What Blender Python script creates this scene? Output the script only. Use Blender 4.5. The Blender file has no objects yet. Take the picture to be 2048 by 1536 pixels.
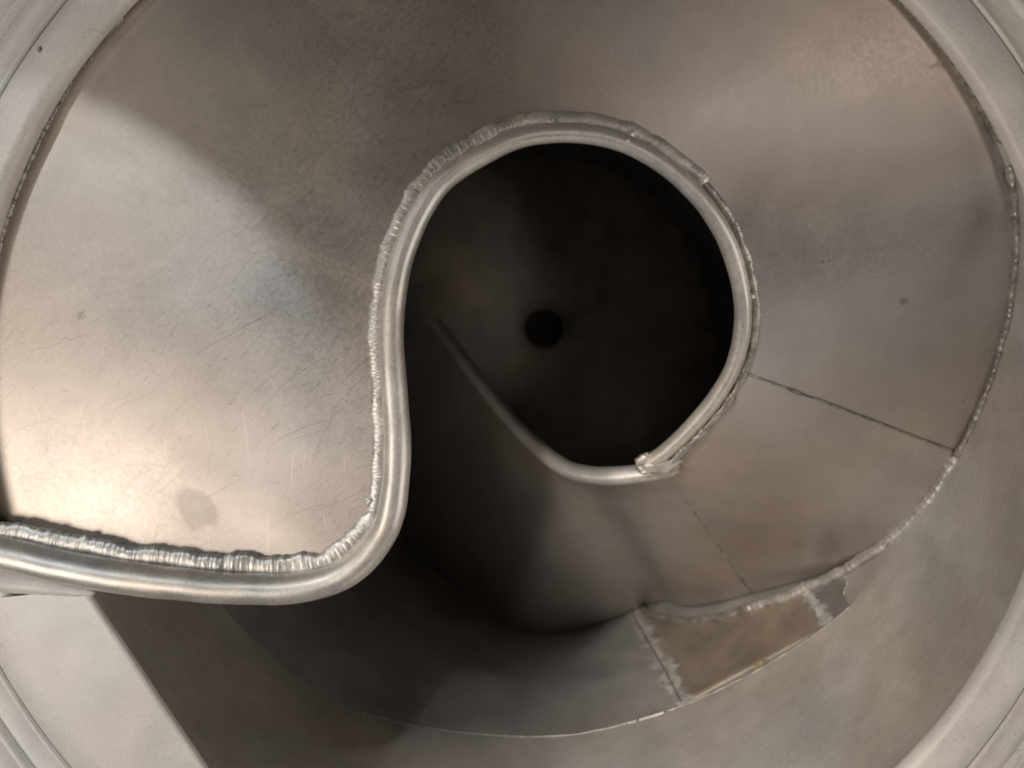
import bpy, bmesh, math, random
from mathutils import Vector, noise, Matrix
random.seed(7)
SC = bpy.context.scene
COL = SC.collection

# ------------------------------------------------------------------ camera
F, H = 1462.0, 0.40                 # focal length in px of the 2048 wide photo, camera height above the rim plane
VX, VY = 1110.0, 610.0              # where the tank's axis direction vanishes
cam_d = bpy.data.cameras.new('camera')
cam_d.sensor_width = 36.0
cam_d.lens = 36.0 * F / 2048.0
cam_d.shift_x = -(VX - 1024.0) / 2048.0
cam_d.shift_y = (VY - 768.0) / 2048.0
cam_d.clip_start = 0.005
cam_d.clip_end = 100.0
cam_d.dof.use_dof = True
cam_d.dof.focus_distance = 0.42
cam_d.dof.aperture_fstop = 5.6
cam = bpy.data.objects.new('camera', cam_d)
COL.objects.link(cam)
cam.location = (0, 0, H)
SC.camera = cam

# ------------------------------------------------------------------ light
SC.view_settings.view_transform = 'Standard'
SC.view_settings.look = 'None'
SC.view_settings.exposure = 0.08
SC.view_settings.gamma = 1.0
SC.cycles.max_bounces = 3
SC.cycles.diffuse_bounces = 1
SC.cycles.glossy_bounces = 3
world = bpy.data.worlds.new('World')
SC.world = world
world.use_nodes = True
bg = world.node_tree.nodes['Background']
bg.inputs['Color'].default_value = (0.92, 0.95, 1.0, 1)
bg.inputs['Strength'].default_value = 0.003

def area(name, loc, target, size, power, color, size_y=None, spread=None):
    d = bpy.data.lights.new(name, 'AREA')
    d.energy = power; d.color = color
    if size_y: d.shape = 'RECTANGLE'; d.size = size; d.size_y = size_y
    else: d.shape = 'DISK'; d.size = size
    if spread: d.spread = math.radians(spread)
    o = bpy.data.objects.new(name, d); COL.objects.link(o)
    o.location = loc
    o.rotation_euler = (Vector(target) - Vector(loc)).to_track_quat('-Z', 'Y').to_euler()
    return o

def spot(name, loc, target, angle, blend, power, color, radius):
    d = bpy.data.lights.new(name, 'SPOT')
    d.energy = power; d.color = color; d.spot_size = math.radians(angle); d.spot_blend = blend
    d.shadow_soft_size = radius
    o = bpy.data.objects.new(name, d); COL.objects.link(o)
    o.location = loc
    o.rotation_euler = (Vector(target) - Vector(loc)).to_track_quat('-Z', 'Y').to_euler()
    return o

area('left_window', (-1.02, -0.48, 1.05), (-0.15, -0.08, 0.0), 0.66, 6.5, (1.0, 0.905, 0.81))
area('upper_left_fill', (-1.05, 0.56, 1.30), (-0.2, 0.1, 0.0), 0.36, 0.38, (1.0, 0.96, 0.92))  # added fill, brightens the upper left of the large sheet
area('far_left_fill', (-1.9, 0.9, 0.85), (-0.1, 0.0, 0.0), 0.9, 3.0, (1.0, 0.95, 0.90))  # added low fill for the rim and rods, no actual window
area('far_right_fill', (1.9, -0.6, 0.9), (0.1, 0.0, 0.0), 1.5, 11.0, (1.0, 0.91, 0.84))  # added low fill for the right rim and sheet, no actual window
area('far_front_fill', (0.5, -1.9, 0.85), (0.1, 0.0, 0.0), 0.9, 1.8, (1.0, 0.92, 0.86))  # added weak fill from the front, no actual window
spot('right_fill_spot', (0.46, 0.06, 1.5), (0.22, 0.04, 0.0), 15.0, 1.0, 12.5, (1.0, 0.87, 0.77), 0.25)  # added fill, cone kept to the right sheet and off the dark channel
spot('left_fill_spot', (-0.53, 0.60, 1.25), (0.12, -0.22, -0.14), 12.0, 0.75, 66.0, (1.0, 0.92, 0.84), 0.08)  # added fill for the lower sheets and lower right wall, no ceiling fitting
spot('back_spot', (0.15, 1.25, 1.15), (0.03, -0.43, -0.05), 11.5, 0.95, 92.0, (1.0, 0.92, 0.85), 0.08)  # added beam to brighten the bottom wall
spot('overhead_spot', (0.36, -0.28, 1.7), (-0.13, 0.13, -0.89), 7.0, 0.9, 12.0, (1.0, 0.92, 0.82), 0.24)  # added narrow beam, lights the tank floor through the ring
LAMP_DIR = Vector((-0.407, 0.444, 0.799))
LAMP_AT = Vector((-0.314, -0.058, 0.0))
spot('work_lamp', LAMP_AT + LAMP_DIR*1.3, LAMP_AT, 15.6, 0.03, 8.2, (0.86, 0.95, 1.0), 0.011)

# ------------------------------------------------------------------ geometry maths
def unproj(px, py, z):
    D = H - z
    return Vector(((px - VX) / F * D, -(py - VY) / F * D, z))
C1 = unproj(1037, 765, 0.0)
CX, CY = C1.x, C1.y
R_RIM = 1088.0 / F * H
R_W = R_RIM * 1.012
Z_FLOOR = -0.89
BASE = Vector((CX, CY, Z_FLOOR - 0.03))

def on_wall(px, py, R=R_W):
    """where the sight line through a pixel of the photo meets the inside of the shell"""
    dx, dy = (px - VX) / F, -(py - VY) / F
    a = dx*dx + dy*dy; b = -2*(dx*CX + dy*CY); c = CX*CX + CY*CY - R*R
    t = (-b + math.sqrt(b*b - 4*a*c)) / (2*a)
    return Vector((dx*t, dy*t, H - t))
def polar(deg, z, R=R_W):
    a = math.radians(deg)
    return Vector((CX + R*math.cos(a), CY + R*math.sin(a), z))
def ang(p): return math.degrees(math.atan2(p.y - CY, p.x - CX))

def catmull(pts, n):
    """n points per span through pts; centripetal enough for these curves"""
    out = []
    P = [2*pts[0]-pts[1]] + list(pts) + [2*pts[-1]-pts[-2]]
    for i in range(1, len(P)-2):
        p0, p1, p2, p3 = P[i-1], P[i], P[i+1], P[i+2]
        for k in range(n):
            t = k/n
            out.append(0.5*((2*p1) + (p2-p0)*t + (2*p0-5*p1+4*p2-p3)*t*t + (3*p1-p0-3*p2+p3)*t**3))
    out.append(pts[-1].copy())
    return out
def lens(c):
    L = [0.0]
    for a, b in zip(c, c[1:]): L.append(L[-1] + (b-a).length)
    return L
def resample(c, step):
    L = lens(c); n = max(2, int(L[-1]/step)); out = []; j = 0
    for i in range(n+1):
        s = L[-1]*i/n
        while j < len(L)-2 and L[j+1] < s: j += 1
        d = L[j+1]-L[j]
        out.append(c[j].lerp(c[j+1], (s-L[j])/d if d > 1e-12 else 0))
    return out
def nz(p, f=1.0, off=0.0): return noise.noise(Vector((p[0]*f+off, p[1]*f-off, p[2]*f+off*.5)))

# ------------------------------------------------------------------ object helpers
def link(name, verts, faces, mat, parent, smooth=True, label=None, uv=None):
    me = bpy.data.meshes.new(name)
    inv = [ (v[0]-BASE.x, v[1]-BASE.y, v[2]-BASE.z) for v in verts ]
    me.from_pydata(inv, [], faces)
    if uv:
        lay = me.uv_layers.new(name='UVMap')
        for l in me.loops: lay.data[l.index].uv = uv[l.vertex_index]
    bm = bmesh.new(); bm.from_mesh(me)
    bmesh.ops.recalc_face_normals(bm, faces=bm.faces)
    bm.to_mesh(me); bm.free()
    if smooth:
        for p in me.polygons: p.use_smooth = True
    me.materials.append(mat)
    o = bpy.data.objects.new(name, me); COL.objects.link(o)
    o.parent = parent
    if label: o['label'] = label
    return o

def grid(rows, close_u=False, close_v=False):
    nu, nv = len(rows), len(rows[0])
    v = [p for r in rows for p in r]; f = []
    for i in range(nu if close_u else nu-1):
        for j in range(nv if close_v else nv-1):
            a = i*nv+j; b = i*nv+(j+1) % nv
            c = ((i+1) % nu)*nv+(j+1) % nv; d = ((i+1) % nu)*nv+j
            f.append((a, b, c, d))
    return v, f

def frames(c, up):
    T, S, U = [], [], []
    for i in range(len(c)):
        t = (c[min(i+1, len(c)-1)] - c[max(i-1, 0)]).normalized()
        u0 = up(c[i]) if callable(up) else Vector(up)
        s = t.cross(u0).normalized(); u = s.cross(t).normalized()
        T.append(t); S.append(s); U.append(u)
    return T, S, U

def tube(c, rad, up=(0, 0, 1), n=20, wob=0.0, caps=True):
    T, S, U = frames(c, up); rows = []
    m = len(c)
    for i, p in enumerate(c):
        r = rad(i/(m-1)) if callable(rad) else rad
        row = []
        for k in range(n):
            a = 2*math.pi*k/n
            q = p + (S[i]*math.cos(a) + U[i]*math.sin(a))*r
            if wob: q = q + (q-p)*wob*nz(q, 60)
            row.append(q)
        rows.append(row)
    if caps:                                            # round the two ends off
        def cap(i, sgn):
            p = c[i]; r = rad(i/(m-1)) if callable(rad) else rad
            out = []
            for h in (.5, .8, .95, .998):
                rr = math.sqrt(1-h*h)
                out.append([p + T[i]*sgn*h*r + (S[i]*math.cos(2*math.pi*k/n)+U[i]*math.sin(2*math.pi*k/n))*r*rr for k in range(n)])
            return out
        rows = list(reversed(cap(0, -1))) + rows + cap(m-1, 1)
    return grid(rows, close_v=True)

def bead(c, a, b, up, spacing=0.0042, amp=0.17, chev=0.9, rough=0.28, n=18, seed=0.0, step=0.0005):
    """a weld bead: half-buried ellipse with crescent ripples laid one over the other"""
    c = resample(c, step); T, S, U = frames(c, up); L = lens(c); rows = []
    ph = 0.0; prev = 0.0
    m = len(c)
    for i, p in enumerate(c):
        ds = L[i]-prev; prev = L[i]
        ph += ds/(spacing*(1+0.75*nz((L[i]*70, seed, 0))))
        w = 1 + rough*nz((L[i]*95, seed+3, 1)) + 0.5*rough*nz((L[i]*310, seed+9, 1))
        hgt = 1 + 0.9*rough*nz((L[i]*80, seed+5, 2))
        e = min(1.0, min(L[i], L[-1]-L[i])/(a*1.6)+0.35)
        shift = S[i]*a*0.35*nz((L[i]*45, seed+7, 3))
        row = []
        for k in range(n):
            t = 2*math.pi*k/n
            x, y = math.cos(t), math.sin(t)
            q = (ph + chev*x*x*0.9 + 0.10*nz((x*2, L[i]*200, seed))) % 1.0
            saw = (1-q)**0.7 if q > .12 else q/.12
            rr = 1 + amp*(saw-0.5)*(0.35+0.65*max(0, y)) + .2*amp*math.sin(2*math.pi*(ph*4.3+chev*x*x*3.6))*max(0, y)
            rr += 0.06*nz(p + S[i]*x*a, 900, seed)
            row.append(p + shift + S[i]*x*a*w*e*(1+(rr-1)*.5) + U[i]*y*b*hgt*rr*e)
        rows.append(row)
    v, f = grid(rows, close_v=True)
    f.append(tuple(range(n))); f.append(tuple((len(rows)-1)*n+k for k in range(n)))
    return v, f

# ------------------------------------------------------------------ materials
def nodes_of(m):
    m.use_nodes = True
    nt = m.node_tree
    return nt, nt.nodes['Principled BSDF']

class NB:
    """tiny node-building helper"""
    def __init__(s, name):
        s.m = bpy.data.materials.new(name); s.nt, s.b = nodes_of(s.m)
        s.tc = s.nt.nodes.new('ShaderNodeTexCoord')
        s.co = s.tc.outputs['Object']
    def n(s, t, **kw):
        x = s.nt.nodes.new(t)
        for k, v in kw.items(): setattr(x, k, v)
        return x
    def l(s, a, b): s.nt.links.new(a, b)
    def val(s, sock, v):
        if hasattr(v, 'is_linked'): s.l(v, sock)
        else: sock.default_value = v
    def math(s, op, a, b=0.0, c=None, clamp=False):
        x = s.n('ShaderNodeMath', operation=op); x.use_clamp = clamp
        s.val(x.inputs[0], a); s.val(x.inputs[1], b)
        if c is not None: s.val(x.inputs[2], c)
        return x.outputs[0]
    def vmath(s, op, a, b=None):
        x = s.n('ShaderNodeVectorMath', operation=op)
        s.val(x.inputs[0], a)
        if b is not None: s.val(x.inputs[1], b)
        return x.outputs[1] if op in ('LENGTH', 'DISTANCE', 'DOT_PRODUCT') else x.outputs[0]
    def noise(s, scale, detail=3, rough=.5, co=None, dist=0.0):
        x = s.n('ShaderNodeTexNoise'); x.inputs['Scale'].default_value = scale
        x.inputs['Detail'].default_value = detail; x.inputs['Roughness'].default_value = rough
        x.inputs['Distortion'].default_value = dist
        s.l(co or s.co, x.inputs['Vector']); return x
    def mapped(s, rot=(0, 0, 0), scale=(1, 1, 1), loc=(0, 0, 0), co=None):
        x = s.n('ShaderNodeMapping')
        x.inputs['Rotation'].default_value = rot; x.inputs['Scale'].default_value = scale; x.inputs['Location'].default_value = loc
        s.l(co or s.co, x.inputs['Vector']); return x.outputs[0]
    def ramp(s, fac, lo, hi, a=0.0, b=1.0, smooth=True):
        x = s.n('ShaderNodeMapRange'); x.interpolation_type = 'SMOOTHSTEP' if smooth else 'LINEAR'
        s.val(x.inputs[0], fac); s.val(x.inputs[1], lo); s.val(x.inputs[2], hi); s.val(x.inputs[3], a); s.val(x.inputs[4], b)
        return x.outputs[0]
    def mix(s, fac, a, b, blend='MIX'):
        x = s.n('ShaderNodeMix', data_type='RGBA', blend_type=blend)
        s.val(x.inputs[0], fac); s.val(x.inputs[6], a); s.val(x.inputs[7], b)
        return x.outputs[2]
    def strokes(s, scale, seed, half_len, half_w, curve, a0, a1, keep):
        """one short stroke per cell of a jittered lattice: random turn, bend and presence"""
        co = s.co
        if getattr(s, 'last', None) is not None:      # evaluate the layers one after another (keeps the shader stack small)
            ad = s.n('ShaderNodeVectorMath', operation='SCALE'); ad.inputs[0].default_value = (1e-7, 0, 0); s.l(s.last, ad.inputs['Scale'])
            co = s.vmath('ADD', s.co, ad.outputs[0])
        mp = s.mapped(loc=(seed, seed*1.7, 0), scale=(scale, scale, 0.0), co=co)
        v = s.n('ShaderNodeTexVoronoi', voronoi_dimensions='2D'); v.inputs['Scale'].default_value = 1.0
        s.l(mp, v.inputs['Vector'])
        d = s.vmath('SUBTRACT', mp, v.outputs['Position'])
        sep = s.n('ShaderNodeSeparateColor'); s.l(v.outputs['Color'], sep.inputs[0])
        rot = s.n('ShaderNodeVectorRotate', rotation_type='Z_AXIS'); s.l(d, rot.inputs['Vector'])
        s.l(s.ramp(sep.outputs[0], 0, 1, a0, a1, False), rot.inputs['Angle'])
        xyz = s.n('ShaderNodeSeparateXYZ'); s.l(rot.outputs[0], xyz.inputs[0])
        x, y = xyz.outputs[0], xyz.outputs[1]
        bend = s.math('MULTIPLY', s.math('MULTIPLY', x, x), s.ramp(sep.outputs[1], 0, 1, -curve, curve, False))
        yy = s.math('ABSOLUTE', s.math('ADD', y, bend))
        hl = s.math('MULTIPLY', half_len, s.ramp(sep.outputs[1], 0, 1, .3, 1.0, False))
        lx = s.ramp(s.math('ABSOLUTE', x), s.math('MULTIPLY', hl, .6), hl, 1, 0)
        ly = s.ramp(yy, half_w*.3, half_w, 1, 0)
        k = s.math('LESS_THAN', sep.outputs[2], keep)
        s.last = s.math('MULTIPLY', s.math('MULTIPLY', lx, ly), k)
        return s.last
    def streaks(s, deg, scale, ratio, seed, thr, width=.04, dist=.0):
        """long fine lines: noise squeezed along one direction, a thin band of it kept"""
        mp = s.mapped(rot=(0, 0, math.radians(-deg)), scale=(1, 1, 0), loc=(0, 0, 0))
        mp = s.mapped(scale=(scale*ratio, scale, 0), loc=(seed, seed*2.3, 0), co=mp)
        nn = s.noise(1.0, 1.5, .5, co=mp, dist=dist)
        d = s.math('ABSOLUTE', s.math('SUBTRACT', nn.outputs['Fac'], thr))
        return s.ramp(d, 0, width, 1, 0)

def loc_of(p): return (p.x-BASE.x, p.y-BASE.y, p.z-BASE.z)

def metal(name, base, rough, var=.10, grain=.05, tint=.25, scratch=0.0, spots=0.0, blob=None, big=6.0, rsheen=.10, bump=.1, metallic=.78, grind=0.0, pits=0.0, heat=1.0, wear=0.0):
    s = NB(name); b = s.b
    b.inputs['Metallic'].default_value = metallic
    n1 = s.noise(big, 3, .5); n2 = s.noise(big*2.7, 4, .55); fine = s.noise(420, 3, .7); mid = s.noise(60, 4, .6)
    warm = tuple(base[i]*(1.0, .93, .85)[i]**heat for i in range(3)) + (1,)
    cool = tuple(base[i]*(.92, .97, 1.03)[i]**heat for i in range(3)) + (1,)
    c = s.mix(s.ramp(n1.outputs['Fac'], .35, .65), cool, warm)
    c = s.mix(tint, tuple(base)+(1,), c)
    dirt = s.ramp(n2.outputs['Fac'], .3, .7, 1-var, 1+var)
    g = s.ramp(fine.outputs['Fac'], .3, .7, 1-grain, 1+grain)
    md = s.ramp(mid.outputs['Fac'], .3, .7, 1-grain*.7, 1+grain*.7)
    k = s.math('MULTIPLY', s.math('MULTIPLY', dirt, g), md)
    r = s.ramp(n2.outputs['Fac'], .3, .7, rough-rsheen*.5, rough+rsheen*.5)
    r = s.math('ADD', r, s.ramp(fine.outputs['Fac'], .3, .7, -.03, .03))
    hgt = s.math('MULTIPLY', fine.outputs['Fac'], .06)
    if scratch:
        area_n = s.noise(7, 2, .5, co=s.mapped(loc=(3.1, 1.2, 0)))
        where = s.ramp(area_n.outputs['Fac'], .36, .56, .25, 1)
        px_mid = s.nt.nodes.new('ShaderNodeSeparateXYZ'); s.l(s.co, px_mid.inputs[0])
        side = s.ramp(px_mid.outputs[0], -.02, .10, 1, .05)       # the worn end of the chute
        where = s.math('MULTIPLY', where, side)
        lines = None                                              # long drag marks, mostly up to the right
        for sc, sd, a0, a1, w, kp in ((9, 1.3, -1.15, -.45, .0024, .75), (12, 4.1, -1.0, -.35, .0026, .7), (15, 8.8, -1.3, -.6, .003, .6), (8, 12.9, -.75, -.2, .002, .6), (20, 17.3, -1.1, -.3, .0045, .6), (26, 21.9, -1.2, -.2, .005, .6), (11, 29.1, -1.6, .5, .0028, .4)):
            q = s.strokes(sc, sd, .47, w, .35, a0, a1, kp)
            lines = q if lines is None else s.math('MAXIMUM', lines, q)
        gr = s.noise(1.0, 3, .6, co=s.mapped(scale=(60, 900, 0), co=s.mapped(rot=(0, 0, math.radians(-40)))))
        gr2 = s.noise(1.0, 3, .6, co=s.mapped(scale=(50, 800, 0), co=s.mapped(rot=(0, 0, math.radians(-62)))))
        grain2 = s.math('ADD', s.ramp(gr.outputs['Fac'], .52, .68, 0, 1), s.ramp(gr2.outputs['Fac'], .54, .68, 0, .8))
        k = s.math('MULTIPLY', k, s.math('SUBTRACT', 1, s.math('MULTIPLY', grain2, s.math('MULTIPLY', where, .085))))
        for sc, sd, a0, a1, w, kp in ((31, 41.3, -1.3, -.3, .0045, .7), (38, 44.1, -1.0, -.1, .005, .7), (45, 48.8, -1.5, -.6, .006, .5), (19, 52.9, -.95, -.3, .0035, .8)):
            lines = s.math('MAXIMUM', lines, s.strokes(sc, sd, .47, w, .3, a0, a1, kp))
        up = s.strokes(17, 3.7, .40, .0065, .04, -1.75, -1.35, .55)  # upright streaks: their reflected glint is painted as paler colour
        up = s.math('MAXIMUM', up, s.strokes(29, 6.1, .36, .009, .05, -1.8, -1.2, .45))
        st = s.strokes(62, 2.0, .20, .020, .9, -1.2, -.1, .5)
        st = s.math('MAXIMUM', st, s.strokes(95, 7.0, .20, .030, 1.6, -2.0, 1.0, .3))
        st = s.math('MAXIMUM', st, s.strokes(40, 11.0, .20, .014, 1.2, -1.0, .3, .5))
        low = s.ramp(px_mid.outputs[1], .06, -.05, 0, 1)
        st = s.math('MULTIPLY', st, where)
        lines = s.math('MULTIPLY', lines, where)
        k = s.math('MULTIPLY', k, s.math('SUBTRACT', 1, s.math('MULTIPLY', st, .30*scratch)))
        k = s.math('MULTIPLY', k, s.math('SUBTRACT', 1, s.math('MULTIPLY', lines, .34*scratch)))
        k = s.math('MULTIPLY', k, s.math('ADD', 1, s.math('MULTIPLY', s.math('MULTIPLY', up, low), s.math('MULTIPLY', where, .30))))
        hgt = s.math('SUBTRACT', hgt, s.math('MULTIPLY', s.math('ADD', lines, s.math('MULTIPLY', st, .6)), .5*scratch))
    if spots:
        v = s.n('ShaderNodeTexVoronoi'); v.inputs['Scale'].default_value = 38
        nd = s.n('ShaderNodeMixRGB'); nd.inputs[0].default_value = .012
        s.l(s.co, nd.inputs[1]); s.l(s.noise(200, 2).outputs['Color'], nd.inputs[2]); s.l(nd.outputs[0], v.inputs['Vector'])
        sp = s.n('ShaderNodeSeparateColor'); s.l(v.outputs['Color'], sp.inputs[0])
        rad = s.ramp(sp.outputs[1], 0, 1, .03, .14, False)
        sm = s.ramp(v.outputs['Distance'], s.math('MULTIPLY', rad, .6), rad, 1, 0)
        sm = s.math('MULTIPLY', sm, s.math('LESS_THAN', sp.outputs[0], .22))
        k = s.math('MULTIPLY', k, s.math('SUBTRACT', 1, s.math('MULTIPLY', sm, .30*spots)))
    if blob:
        for (pos, rx, ry, rot, dark) in blob:
            q = s.mapped(loc=(-pos[0], -pos[1], -pos[2]))
            q = s.mapped(rot=(0, 0, -rot), co=q); q = s.mapped(scale=(1/rx, 1/ry, .001), co=q)
            wob = s.vmath('ADD', q, s.vmath('MULTIPLY', s.vmath('SUBTRACT', s.noise(60, 2).outputs['Color'], (.5, .5, .5)), (1.2, 1.2, 0)))
            dd = s.vmath('LENGTH', wob)
            k = s.math('MULTIPLY', k, s.ramp(dd, .55, 1.05, 1-dark, 1))
            r = s.math('ADD', r, s.ramp(dd, .6, 1.05, .05, 0))
    if wear:
        st = s.strokes(48, 61.0, .30, .018, .6, -1.3, .3, .30)
        st = s.math('MAXIMUM', st, s.strokes(22, 65.0, .42, .006, .3, -1.6, .8, .5))
        k = s.math('MULTIPLY', k, s.math('SUBTRACT', 1, s.math('MULTIPLY', st, .16*wear)))
    if grind:
        gn = s.noise(1, 5, .7, co=s.mapped(scale=(60, 60, 260)))
        k = s.math('MULTIPLY', k, s.ramp(gn.outputs['Fac'], .35, .65, 1-grind, 1+grind))
        hgt = s.math('ADD', hgt, s.math('MULTIPLY', gn.outputs['Fac'], .5*grind))
    if pits:
        pn = s.noise(700, 2, .5); k = s.math('MULTIPLY', k, s.ramp(pn.outputs['Fac'], .3, .42, 1-pits, 1))
    mul = s.n('ShaderNodeVectorMath', operation='SCALE'); s.l(c, mul.inputs[0]); s.l(k, mul.inputs['Scale'])
    s.l(mul.outputs[0], b.inputs['Base Color'])
    s.l(r, b.inputs['Roughness'])
    bp = s.n('ShaderNodeBump'); bp.inputs['Strength'].default_value = bump*(.6 if scratch else 1); bp.inputs['Distance'].default_value = .0006
    s.l(hgt, bp.inputs['Height']); s.l(bp.outputs[0], b.inputs['Normal'])
    return s.m

ALU = (.605, .560, .528)
stain = loc_of(unproj(398, 1012, -0.01))
M_RAMP = metal('ramp sheet', ALU, .41, var=.07, scratch=1.0, spots=1.0, tint=.7, heat=1.25, blob=[(stain, .0160, .0100, math.radians(-50), .065)], big=3.6)
M_SHELL = metal('shell sheet', (.68, .645, .60), .50, metallic=.45, var=.10, tint=.6, grind=.035, big=7)
M_LOWER = metal('lower shell sheet', (.56, .54, .52), .5, metallic=.5, var=.12, tint=.4, big=8, spots=.4)
M_RIM = metal('rim', (.93, .90, .86), .52, metallic=.12, pits=.12, wear=1.0, var=.06, tint=.35, grain=.04, big=9, spots=.6)
M_ROD = metal('rod', (.82, .78, .725), .43, metallic=.6, var=.08, tint=.5, pits=.18, grain=.06, big=14)
M_WELD = metal('weld', (.76, .73, .69), .44, bump=.55, metallic=.65, var=.15, tint=.3, grain=.08, big=30, pits=.25)
M_WELD_D = metal('dull weld', (.55, .52, .48), .45, bump=.45, var=.2, tint=.3, grain=.12, big=40, pits=.4)
M_SEAM = metal('seam', (.42, .40, .375), .5, var=.3, tint=.3, grain=.2, big=60, pits=.5)
M_FLOOR = metal('tank floor', (.60, .55, .48), .55, metallic=.5, var=.2, tint=.8, big=5)
M_PATCH = metal('patch', (.52, .45, .375), .58, var=.10, tint=.4, grain=.07, big=9, metallic=.75, spots=.8)
M_CHALK = metal('ground weld', (.66, .64, .62), .7, var=.2, grain=.25, big=60, pits=.5, metallic=.0)
def fuzzy(m, soft=.35, scale=140, gap=.0):
    """worn, broken edges: the mark thins out towards its long sides"""
    nt = m.node_tree; b = nt.nodes['Principled BSDF']
    s = NB.__new__(NB); s.m = m; s.nt = nt; s.b = b
    tc = s.n('ShaderNodeTexCoord'); s.co = tc.outputs['Object']
    xyz = s.n('ShaderNodeSeparateXYZ'); s.l(tc.outputs['UV'], xyz.inputs[0])
    e = s.math('SUBTRACT', 1, s.math('ABSOLUTE', s.math('SUBTRACT', s.math('MULTIPLY', xyz.outputs[0], 2), 1)))
    nn = s.noise(scale, 6, .7); n2 = s.noise(scale*3.1, 4, .7)
    q = s.math('ADD', e, s.math('MULTIPLY', s.math('SUBTRACT', nn.outputs['Fac'], .5+gap), 2.4*soft*2))
    q = s.math('ADD', q, s.math('MULTIPLY', s.math('SUBTRACT', n2.outputs['Fac'], .5), .5))
    s.l(s.ramp(q, soft*.5, soft*1.6, 0, .8), b.inputs['Alpha'])
    return m
fuzzy(M_CHALK, .55, 70, -.02)
M_BLUE = metal('bare blue grey', (.47, .465, .46), .42, var=.06, big=20)
M_YELLOW = metal('yellow residue', (.46, .38, .22), .8, var=.3, grain=.3, big=80, metallic=.0)
fuzzy(M_YELLOW, .4, 200)
M_DARK = metal('drain dark', (.06, .055, .05), .6)

s = NB('workshop floor'); s.b.inputs['Roughness'].default_value = .85
nn = s.noise(3, 6, .6); s.l(s.mix(nn.outputs['Fac'], (.20, .19, .18, 1), (.30, .29, .27, 1)), s.b.inputs['Base Color'])
M_GROUND = s.m

# ------------------------------------------------------------------ ground under the tank
def ground():
    me = bpy.data.meshes.new('ground')
    z = BASE.z - 0.004
    n = 16; L = 6.0
    vs = [(-L+2*L*i/n, -L+2*L*j/n, z) for i in range(n+1) for j in range(n+1)]
    fs = [(i*(n+1)+j, (i+1)*(n+1)+j, (i+1)*(n+1)+j+1, i*(n+1)+j+1) for i in range(n) for j in range(n)]
    me.from_pydata(vs, [], fs); me.materials.append(M_GROUND)
    o = bpy.data.objects.new('ground', me); COL.objects.link(o); o['kind'] = 'structure'
ground()

# ------------------------------------------------------------------ the tank
tank = bpy.data.objects.new('metal_tank', None)
COL.objects.link(tank); tank.location = BASE
tank['label'] = 'open round aluminium tank with a welded spiral chute winding down inside'
tank['category'] = 'tank'

# rod along the inner edge of the chute: photo points with the height the rod has there
ROD = [(-50, 1093, .003), (60, 1118, .003), (170, 1141, .003), (331, 1164, .003), (497, 1177, .003), (621, 1171, .003), (712, 1133, .003),
       (772, 1057, .002), (791, 970, .001), (795, 892, 0), (792, 820, -.001), (785, 721, -.002), (783, 670, -.003), (785, 618, -.004),
       (793, 563, -.004), (807, 505, -.005), (842, 424, -.005), (890, 359, -.006), (980, 302, -.008), (1050, 274, -.010), (1130, 266, -.012),
       (1208, 275, -.015), (1275, 299, -.018), (1344, 343, -.022), (1403, 402, -.027), (1443, 462, -.033), (1468, 521, -.040), (1482, 580, -.048),
       (1486, 638, -.056), (1478, 697, -.065), (1458, 752, -.075), (1424, 805, -.087), (1380, 856, -.10), (1335, 899, -.112), (1295, 927, -.122)]
ROD2 = [(1338, 936, -.128), (1285, 946, -.135), (1230, 951, -.145), (1175, 949, -.158), (1120, 930, -.175), (1060, 880, -.205), (1000, 815, -.245), (945, 745, -.29), (905, 690, -.335), (874, 648, -.38)]
rod_pts = [unproj(*p) for p in ROD]
rod2_pts = [unproj(*p) for p in ROD2]
rod_c = resample(catmull(rod_pts, 12), .0015)
rod2_c = resample(catmull(rod2_pts, 12), .0015)
rod_r = lambda t: .0088 - .0034*min(1, max(0, t-.10)*1.9)

# ---- chute sheets: pairs (rod point, outer edge point on the shell)
def W(px, py): return on_wall(px, py)
PAIRS1 = [  # index into ROD, outer point
    (0, polar(197.5, -.0085)), (1, polar(195, -.0085)), (2, polar(192.5, -.0085)), (3, polar(189, -.0085)), (4, polar(185, -.0085)), (5, polar(181, -.0085)), (6, polar(178, -.0085)),
    (7, polar(175, -.0085)), (8, polar(172, -.0085)), (9, polar(169, -.0085)), (10, polar(166, -.0085)), (11, polar(162, -.0085)), (12, polar(159, -.0085)), (13, polar(156, -.0085)),
    (14, polar(152, -.0085)), (15, polar(148, -.0075)), (16, polar(141, -.0075)), (17, polar(133, -.0075)), (18, polar(120, -.0075)), (19, polar(108, -.0075)), (20, polar(95, -.0075)),
    (21, polar(80, -.0075)), (22, polar(66, -.0075)), (23, polar(52, -.0080)), (24, polar(41, -.0094)), (25, polar(32, -.0116)), (26, polar(26, -.0148)), (27, W(2031, 420)), (28, W(2028, 560)), (29, W(1980, 760)), (29.69, W(1914.5, 903))]
PAIRS2 = [(29.74, W(1913, 906)), (30.3, W(1880, 965)), (31, W(1800, 1060)), (32, W(1690, 1128)), (33, W(1600, 1160)), (33.6, W(1504.5, 1185))]
PAIRS3 = [(0.02, W(1501, 1186)), (1.2, W(1430, 1205)), (2.2, W(1370, 1212)), (3.2, W(1300, 1208)), (4, polar(-91, -.365)), (4.6, polar(-101, -.41)), (5.2, polar(-112, -.46)), (6, polar(-126, -.51)), (7, polar(-140, -.56)), (8, polar(-156, -.60)), (9, polar(-172, -.63))]

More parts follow.
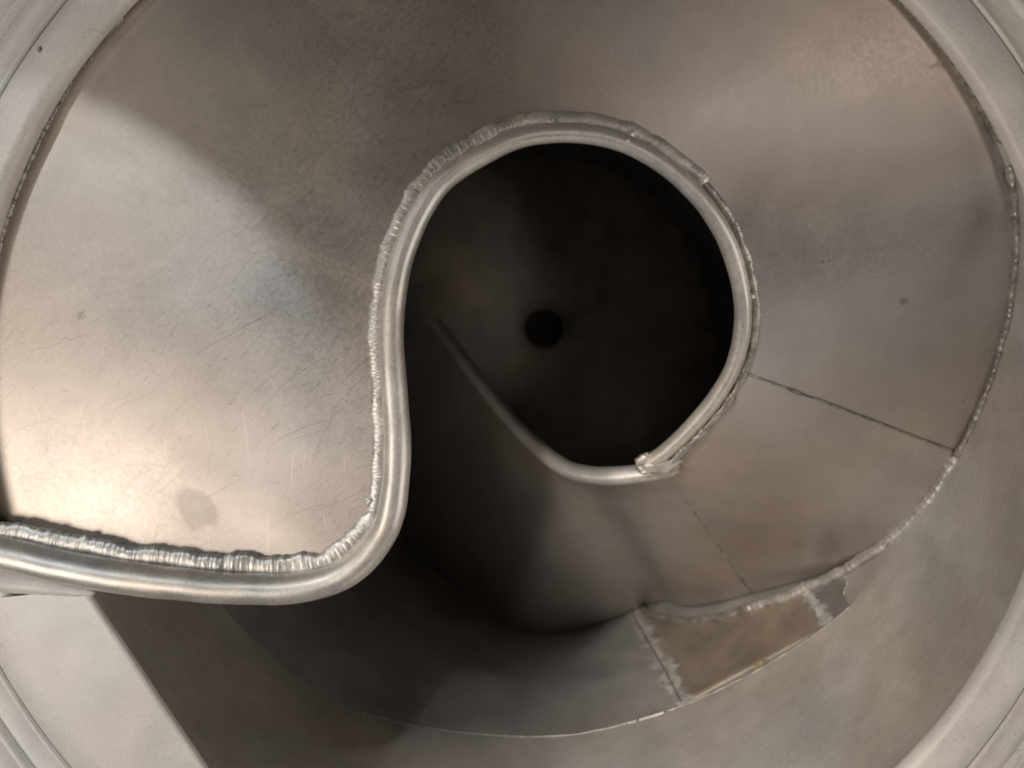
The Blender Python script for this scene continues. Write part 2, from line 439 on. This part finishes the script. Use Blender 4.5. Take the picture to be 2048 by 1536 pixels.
def rod_at(arr, t):
    i = min(int(t), len(arr)-2); f = t-i
    P = [arr[max(i-1, 0)], arr[i], arr[i+1], arr[min(i+2, len(arr)-1)]]
    p0, p1, p2, p3 = P
    return 0.5*((2*p1)+(p2-p0)*f+(2*p0-5*p1+4*p2-p3)*f*f+(3*p1-p0-3*p2+p3)*f**3)

def sheet(name, pairs, arr, drop, nv=44, per=7, wave=.0009, label=None, sag=0.0):
    ins = [rod_at(arr, t) - Vector((0, 0, drop)) for t, _ in pairs]
    outs = [o for _, o in pairs]
    A = catmull(ins, per); B = catmull(outs, per)
    rows = []
    for a, b in zip(A, B):
        bb = Vector((b.x-CX, b.y-CY, 0)); k = R_W/bb.length
        b = Vector((CX+bb.x*k, CY+bb.y*k, b.z))
        row = []
        for j in range(nv+1):
            v = j/nv
            p = a.lerp(b, v)
            e = math.sin(math.pi*v)
            p.z += e*wave*(1.6*nz(p, 7, 2.2) + .5*nz(p, 19, 4.0)) - sag*e
            row.append(p)
        rows.append(row)
    v, f = grid(rows)
    top = len(v); th = Vector((0, 0, -.0016))           # 1.6 mm sheet
    nu, nvv = len(rows), nv+1
    v2 = v + [p+th for p in v]
    f2 = f + [tuple(i+top for i in reversed(q)) for q in f]
    for j in range(nv):
        for r in (0, nu-1):
            a, b = r*nvv+j, r*nvv+j+1; f2.append((a, b, b+top, a+top))
    for i in range(nu-1):
        for c in (0, nv):
            a, b = i*nvv+c, (i+1)*nvv+c; f2.append((a, b, b+top, a+top))
    o = link(name, v2, f2, M_RAMP, tank, label=label)
    es = o.modifiers.new('edges', 'EDGE_SPLIT'); es.split_angle = math.radians(50)
    return o, rows

s1, rows1 = sheet('chute_sheet', PAIRS1, rod_pts, .0032, sag=.002, wave=.0008, label='large scratched sheet from the rim round to the first radial seam')
s2, rows2 = sheet('chute_sheet', PAIRS2, rod_pts, .0032, wave=.0012, label='grey wedge sheet between the two radial seams')
s3, rows3 = sheet('chute_sheet', PAIRS3, rod2_pts, .0045, wave=.0012, label='warm grey sheet dropping into the dark below the second seam')

# radial seams between the sheets, thin and mostly ground flat
def seam(rows_a, rows_b, parent, a, b, seed, label=None, lift=.0002):
    A = rows_a[-1]; B = rows_b[0]
    c = [(p+q)/2 + Vector((0, 0, lift)) for p, q in zip(A, B)]
    v, f = bead(c, a, b, (0, 0, 1), spacing=.005, amp=.5, rough=.9, seed=seed, n=10, step=.001)
    return link('seam_weld', v, f, M_SEAM, parent, label=label)
seam(rows1, rows2, s1, .0009, .0006, 2.0)
seam(rows2, rows3, s2, .0011, .0008, 5.0)

# ---- rod
v, f = tube(rod_c, rod_r, n=24, wob=.05)
rod = link('edge_rod', v, f, M_ROD, tank, label='bright round rod bent in an S along the chute edge')
v, f = tube(rod2_c, lambda t: .0068-.0006*t, n=24, wob=.06)
rod2 = link('edge_rod', v, f, M_ROD, tank, label='lower rod running down into the dark, ending in a round tip')

# bead between the rod and the chute sheet
L = lens(rod_c); T, S, U = frames(rod_c, (0, 0, 1))
def rod_bead(t0, t1, a, b, seed, mat=None, off=.45, **kw):
    n = len(rod_c)
    c = []
    for i in range(int(t0*n), int(t1*n)):
        r = rod_r(i/(n-1))
        c.append(rod_c[i] - S[i]*(r+a*off) + Vector((0, 0, -.0034)))
    v, f = bead(c, a, b, (0, 0, 1), seed=seed, **kw)
    return link('weld_bead', v, f, mat or M_WELD, rod)
rod_bead(.004, .172, .0054, .0027, 1.0, spacing=.0060, chev=1.9)
rod_bead(.160, .300, .0060, .0027, 2.0, spacing=.0050, chev=2.1)
rod_bead(.288, .520, .0052, .0027, 3.0, spacing=.0044, chev=2.0)
rod_bead(.508, .730, .0048, .0026, 4.0, spacing=.0046, chev=1.9, off=.7)
rod_bead(.718, .985, .0030, .0024, 5.0, mat=M_WELD_D, spacing=.0042, rough=.5, chev=1.6, off=1.15)

# lumpy joint where the two rods meet
def blobm(name, p, r, sc, seed, mat, parent, rot=0.0, lump=.35):
    bm = bmesh.new(); bmesh.ops.create_icosphere(bm, subdivisions=4, radius=1)
    R = Matrix.Rotation(rot, 3, 'Z'); vs = []
    for w in bm.verts:
        q = Vector(w.co); k = 1 + lump*nz(q, 1.6, seed) + .15*nz(q, 5, seed)
        q = Vector((q.x*sc[0], q.y*sc[1], q.z*sc[2]))*r*k
        vs.append(p + R @ q)
    bm.verts.index_update(); fs = [tuple(x.index for x in fc.verts) for fc in bm.faces]; bm.free()
    return link(name, vs, fs, mat, parent)
blobm('joint_weld', unproj(1318, 928, -.121), .0075, (2.1, 1.0, .9), 3.0, M_WELD, rod2, rot=math.radians(12))
blobm('joint_weld', unproj(1350, 937, -.126), .0032, (1.3, .9, .9), 6.0, M_WELD, rod2)
blobm('joint_weld', unproj(1285, 917, -.117), .0036, (1.6, .8, .8), 9.0, M_WELD, rod2, rot=math.radians(35))
for (x, y, z, r_, sd) in ((1107, 246, -.012, .0028, 1), (1259, 268, -.019, .0030, 2), (1256, 282, -.012, .0018, 6), (1400, 358, -.03, .0022, 3), (1503, 592, -.05, .0022, 4), (742, 1003, -.002, .0034, 5)):
    blobm('weld_blob', unproj(x, y, z), r_, (1, 1, .8), sd, M_WELD, rod)

# ---- outer bead between chute and shell
inward = lambda p: (Vector((CX-p.x, CY-p.y, 0)).normalized()*.8 + Vector((0, 0, .7)))
OUT_PX = [(2019, 330), (2027, 370), (2032, 430), (2033, 500), (2027, 570), (2016, 640), (1998, 710), (1975, 780), (1948, 845), (1916, 908), (1888, 955), (1850, 1010), (1800, 1060), (1750, 1100), (1690, 1138), (1640, 1162), (1600, 1180), (1560, 1196), (1500, 1215), (1450, 1230), (1400, 1239), (1350, 1240), (1310, 1232), (1282, 1218)]
oc = catmull([on_wall(*p, R=R_W-.0006) for p in OUT_PX], 10)
OL = lens(oc)
def part_of(c, t0, t1): n = len(c); return c[int(t0*n):int(t1*n)+1]
v, f = bead(part_of(oc, 0, .40), .0022, .0019, inward, spacing=.006, amp=.35, rough=.5, seed=11, n=12, step=.0008)
link('weld_bead', v, f, M_WELD_D, s1)
v, f = bead(part_of(oc, .395, .78), .0036, .0030, inward, spacing=.0062, amp=.3, rough=.35, chev=-1.3, seed=12, n=12, step=.0008)
link('weld_bead', v, f, M_WELD, s2)
v, f = bead(part_of(oc, .775, 1.0), .0034, .0026, inward, spacing=.006, amp=.25, rough=.4, seed=13, n=12, step=.0008)
link('weld_bead', v, f, M_WELD_D, s3)
hid = catmull([polar(a, -.0095, R_W+.0012 if a < 140 else R_W-.0002) for a in range(26, 196, 6)], 8)
v, f = bead(hid, .0030, .0028, inward, spacing=.006, amp=.35, rough=.45, seed=14, n=12, step=.0008)
link('weld_bead', v, f, M_SEAM, s1)  # darker than the other beads: shade below the rim put into the colour

# ---- shell, in two courses; the upper one ends in a visible lap
SEAM_PX = [(700, 1420), (800, 1446), (900, 1463), (1000, 1472), (1080, 1474), (1160, 1468), (1260, 1446), (1370, 1410), (1460, 1370), (1560, 1315), (1640, 1262), (1700, 1215)]
seam_w = sorted([(ang(p), p.z) for p in (on_wall(*q) for q in SEAM_PX)])
def seam_z(a):
    while a > 180: a -= 360
    while a <= -180: a += 360
    A = seam_w
    if a <= A[0][0]: return A[0][1] + .0004*(A[0][0]-a)*0
    if a >= A[-1][0]: return A[-1][1]
    for (a0, z0), (a1, z1) in zip(A, A[1:]):
        if a0 <= a <= a1: return z0 + (z1-z0)*(a-a0)/(a1-a0)
def dent(a, z, amp):
    p = polar(a, z); return amp*nz(p, 9, 1.0) + .4*amp*nz(p, 25, 5.0)
NA = 288
rows = []
for i in range(NA):
    a = -180 + 360*i/NA
    zs = seam_z(a); row = []
    for j in range(41):
        t = j/40; z = -.001*0 + (zs)*t + .0*(1-t)
        row.append(polar(a, z, R_W + dent(a, z, .0012)*min(1, 8*t)*(1 if t < .97 else .5)))
    row.append(polar(a, zs, R_W+.0022)); 
    rows.append(row)
v, f = grid(rows, close_u=True)
upper = link('upper_shell', v, f, M_SHELL, tank)
upper.modifiers.new('edges', 'EDGE_SPLIT').split_angle = math.radians(50)
rows = []
for i in range(NA):
    a = -180 + 360*i/NA; zs = seam_z(a)+.012
    rows.append([polar(a, zs + (Z_FLOOR-zs)*j/50, R_W + .0022 + dent(a, zs+(Z_FLOOR-zs)*j/50, .0003)) for j in range(51)])
v, f = grid(rows, close_u=True)
lower = link('lower_shell', v, f, M_LOWER, tank)
# outer skin of the tank
rows = [[polar(-180+360*i/144, z, R_W+.012) for z in (-.004, -.2, -.5, -.8, Z_FLOOR-.03)] for i in range(144)]
v, f = grid(rows, close_u=True)
link('outer_skin', v, f, M_SHELL, tank)
# thin bead along the lap, broken in places
sc_ = catmull([on_wall(*p, R=R_W+.0005) - Vector((0, 0, .0004)) for p in SEAM_PX], 14)
for (t0, t1, a_, sd) in ((.02, .34, .0008, 1), (.33, .56, .0011, 2), (.555, .60, .0018, 3), (.60, 1.0, .0008, 4)):
    v, f = bead(part_of(sc_, t0, t1), a_, a_, inward, spacing=.006, amp=.5, rough=.9, seed=20+sd, n=8, step=.001)
    link('seam_weld', v, f, M_WELD_D, upper)

# ---- floor with a drain
rows = []
for i in range(96):
    a = 360*i/96
    row = [polar(a, Z_FLOOR, R_W+.004)]
    for r_, z_ in ((.27, 0), (.2, -.002), (.12, -.004), (.07, -.006), (.0365, -.007), (.034, -.010), (.034, -.026)):
        row.append(polar(a, Z_FLOOR+z_, r_))
    rows.append(row)
v, f = grid(rows, close_u=True)
fl = link('tank_floor', v, f, M_FLOOR, tank)
rows = [[polar(360*i/48, Z_FLOOR-.024, r_) for r_ in (.034, .02, .001)] for i in range(48)]
v, f = grid(rows, close_u=True)
link('drain', v, f, M_DARK, fl)

# ---- rim: rolled inner lip, flat face, raised line, outer lip
def revolve(profile, n=256, wob=0.0):
    rows = []
    for i in range(n):
        a = 360*i/n
        rows.append([polar(a, z + wob*nz(polar(a, z, r), 30), r + wob*nz(polar(a, z, r), 22, 4)) for r, z in profile])
    return grid(rows, close_u=True)
RM = R_RIM
def arc(cx, cz, r, a0, a1, n): return [(cx+r*math.cos(math.radians(a0+(a1-a0)*k/n)), cz+r*math.sin(math.radians(a0+(a1-a0)*k/n))) for k in range(n+1)]
lr = .0062
prof = arc(RM+lr, -lr+.004, lr, 230, 90, 12) + [(RM+.010, .0038), (RM+.016, .003), (RM+.022, .0012), (RM+.0275, -.0025), (RM+.0295, -.0048)]
v, f = revolve(prof, wob=.0003)
rim = link('rim', v, f, M_RIM, tank)
prof = arc(RM+.0312, -.0045, .0016, 180, 0, 8) + [(RM+.034, -.0062), (RM+.046, -.0085), (RM+.0485, -.0085)] + arc(RM+.0515, -.0085, .003, 180, 0, 10) + [(RM+.0546, -.014), (RM+.07, -.0155), (RM+.11, -.017), (RM+.112, -.05)]
v, f = revolve(prof, wob=.00025)
link('outer_lip', v, f, M_RIM, rim)

# ---- corner plate joining the rod and the rim, lower left
GP = [(172, 1178), (180, 1194), (205, 1232), (240, 1283), (285, 1350), (330, 1418), (372, 1480), (412, 1540), (450, 1600), (500, 1670)]
ge = catmull([unproj(x, y, .004) for x, y in GP], 6)
rows = []
for i, p in enumerate(ge):
    t = i/(len(ge)-1)
    a = ang(p); d = math.hypot(p.x-CX, p.y-CY)
    aw = a - 3*(1-t)
    q = polar(aw, .0043, RM+.006)
    row = [p + Vector((0, 0, -.0025)), p + Vector((0, 0, -.0006)), p.lerp(q, .012)]
    for j in range(1, 21):
        w = p.lerp(q, .012+.988*j/20); w.z += .0007*nz(w, 40, 3)*math.sin(math.pi*j/20) + .0014*math.sin(math.pi*j/20)*0
        row.append(w)
    rows.append(row)
v, f = grid(rows)
gus = link('corner_plate', v, f, M_RIM, tank, label='pale curved corner plate joining the rod to the rim')
# fillet filling the corner under the rod
FP = [(-60, 1140), (20, 1160), (90, 1172), (150, 1182), (185, 1186)]
fc = catmull([unproj(x, y, .003) for x, y in FP], 8)
v, f = tube(fc, lambda t: .0080-.0068*t, n=16, wob=.2)
link('fillet_weld', v, f, M_RIM, gus)
# a dark fleck on the rim
for x, y, r_ in ((80, 100, .0014),):
    blobm('dark_fleck', unproj(x, y, .0018), r_, (1, 1.3, .5), 3.0, M_SEAM, rim)

# ---- brown patch in the lower course with chalky ground welds on both sides
def bead_y(x):
    P = sorted(OUT_PX)
    for (x0, y0), (x1, y1) in zip(P, P[1:]):
        if x0 <= x <= x1: return y0 + (y1-y0)*(x-x0)/max(1e-6, x1-x0)
    return -1e9
def wall_patch(name, left, right, mat, parent, R, nu=30, nv=24, rag=0.0, seed=0.0, label=None, uvs=True):
    """left / right: photo polylines from top to bottom; the sheet between them lies on the shell"""
    def pl(poly, t):
        i = min(int(t*(len(poly)-1)), len(poly)-2); fr = t*(len(poly)-1)-i
        return (poly[i][0]+(poly[i+1][0]-poly[i][0])*fr, poly[i][1]+(poly[i+1][1]-poly[i][1])*fr)
    rows = []
    for i in range(nv+1):
        t = i/nv; a = pl(left, t); b = pl(right, t); row = []
        ra = rag*(noise.noise(Vector((t*9, seed, 0)))+.7*noise.noise(Vector((t*23, seed, 2)))+.4*noise.noise(Vector((t*50, seed, 2)))); rb = rag*(noise.noise(Vector((t*9, seed, 5)))+.7*noise.noise(Vector((t*23, seed, 7)))+.4*noise.noise(Vector((t*50, seed, 9))))
        for j in range(nu+1):
            u = j/nu
            x = (a[0]+ra)*(1-u)+(b[0]+rb)*u; y = a[1]*(1-u)+b[1]*u
            if 1290 < x < 1700: y = max(y, bead_y(x)+5+.2*i)
            row.append(on_wall(x, y, R))
        rows.append(row)
    v, f = grid(rows)
    n = len(v); back = [p + Vector((p.x-CX, p.y-CY, 0)).normalized()*.0014 for p in v]
    f2 = f + [tuple(k+n for k in reversed(q)) for q in f]
    m = nu+1
    for j in range(nu):
        for r_ in (0, nv): f2.append((r_*m+j, r_*m+j+1, r_*m+j+1+n, r_*m+j+n))
    for i in range(nv):
        for c_ in (0, nu): f2.append((i*m+c_, (i+1)*m+c_, (i+1)*m+c_+n, i*m+c_+n))
    uv = [(j/nu, i/nv) for i in range(nv+1) for j in range(nu+1)]
    return link(name, v+back, f2, mat, parent, label=label, uv=uv+uv)
RL = R_W + .0022
patch = wall_patch('patch_plate', [(1255, 1195), (1285, 1250), (1325, 1330), (1368, 1408)], [(1598, 1165), (1612, 1195), (1632, 1230), (1652, 1253)], M_PATCH, tank, RL-.0006, label='brown stained plate let into the lower shell')
wall_patch('ground_weld', [(1205, 1178), (1240, 1240), (1274, 1300), (1306, 1370), (1334, 1412)], [(1268, 1172), (1312, 1240), (1350, 1300), (1380, 1360), (1404, 1398)], M_CHALK, patch, RL-.0010, nu=10, nv=70, rag=9, seed=1.0, label='wide chalky ground weld at the dark end of the plate')
wall_patch('ground_weld', [(1592, 1180), (1600, 1204), (1614, 1234), (1630, 1262)], [(1636, 1170), (1646, 1192), (1660, 1218), (1678, 1236)], M_CHALK, patch, RL-.0010, nu=8, nv=40, rag=5, seed=4.0, label='narrow chalky ground weld at the lit end of the plate')
wall_patch('bare_area', [(1612, 1168), (1632, 1195), (1652, 1222), (1668, 1240)], [(1690, 1142), (1693, 1165), (1688, 1190), (1702, 1212)], M_BLUE, patch, RL-.0005, nu=12, nv=30, rag=5, seed=7.0, label='smooth blue grey area beside the plate')
c = catmull([on_wall(x, y, RL-.0022) for x, y in ((1243, 1190), (1262, 1225), (1300, 1290), (1340, 1360), (1362, 1405))], 10)
v, f = bead(c, .0008, .0012, inward, spacing=.005, amp=.5, rough=.9, seed=31, n=8, step=.001)
link('weld_bead', v, f, M_WELD_D, patch)
wall_patch('residue', [(1500, 1322), (1496, 1345), (1490, 1362)], [(1545, 1318), (1542, 1325), (1530, 1338)], M_YELLOW, patch, RL-.0009, nu=8, nv=20, rag=8, seed=9.0, label='yellow residue on the lower edge of the plate')
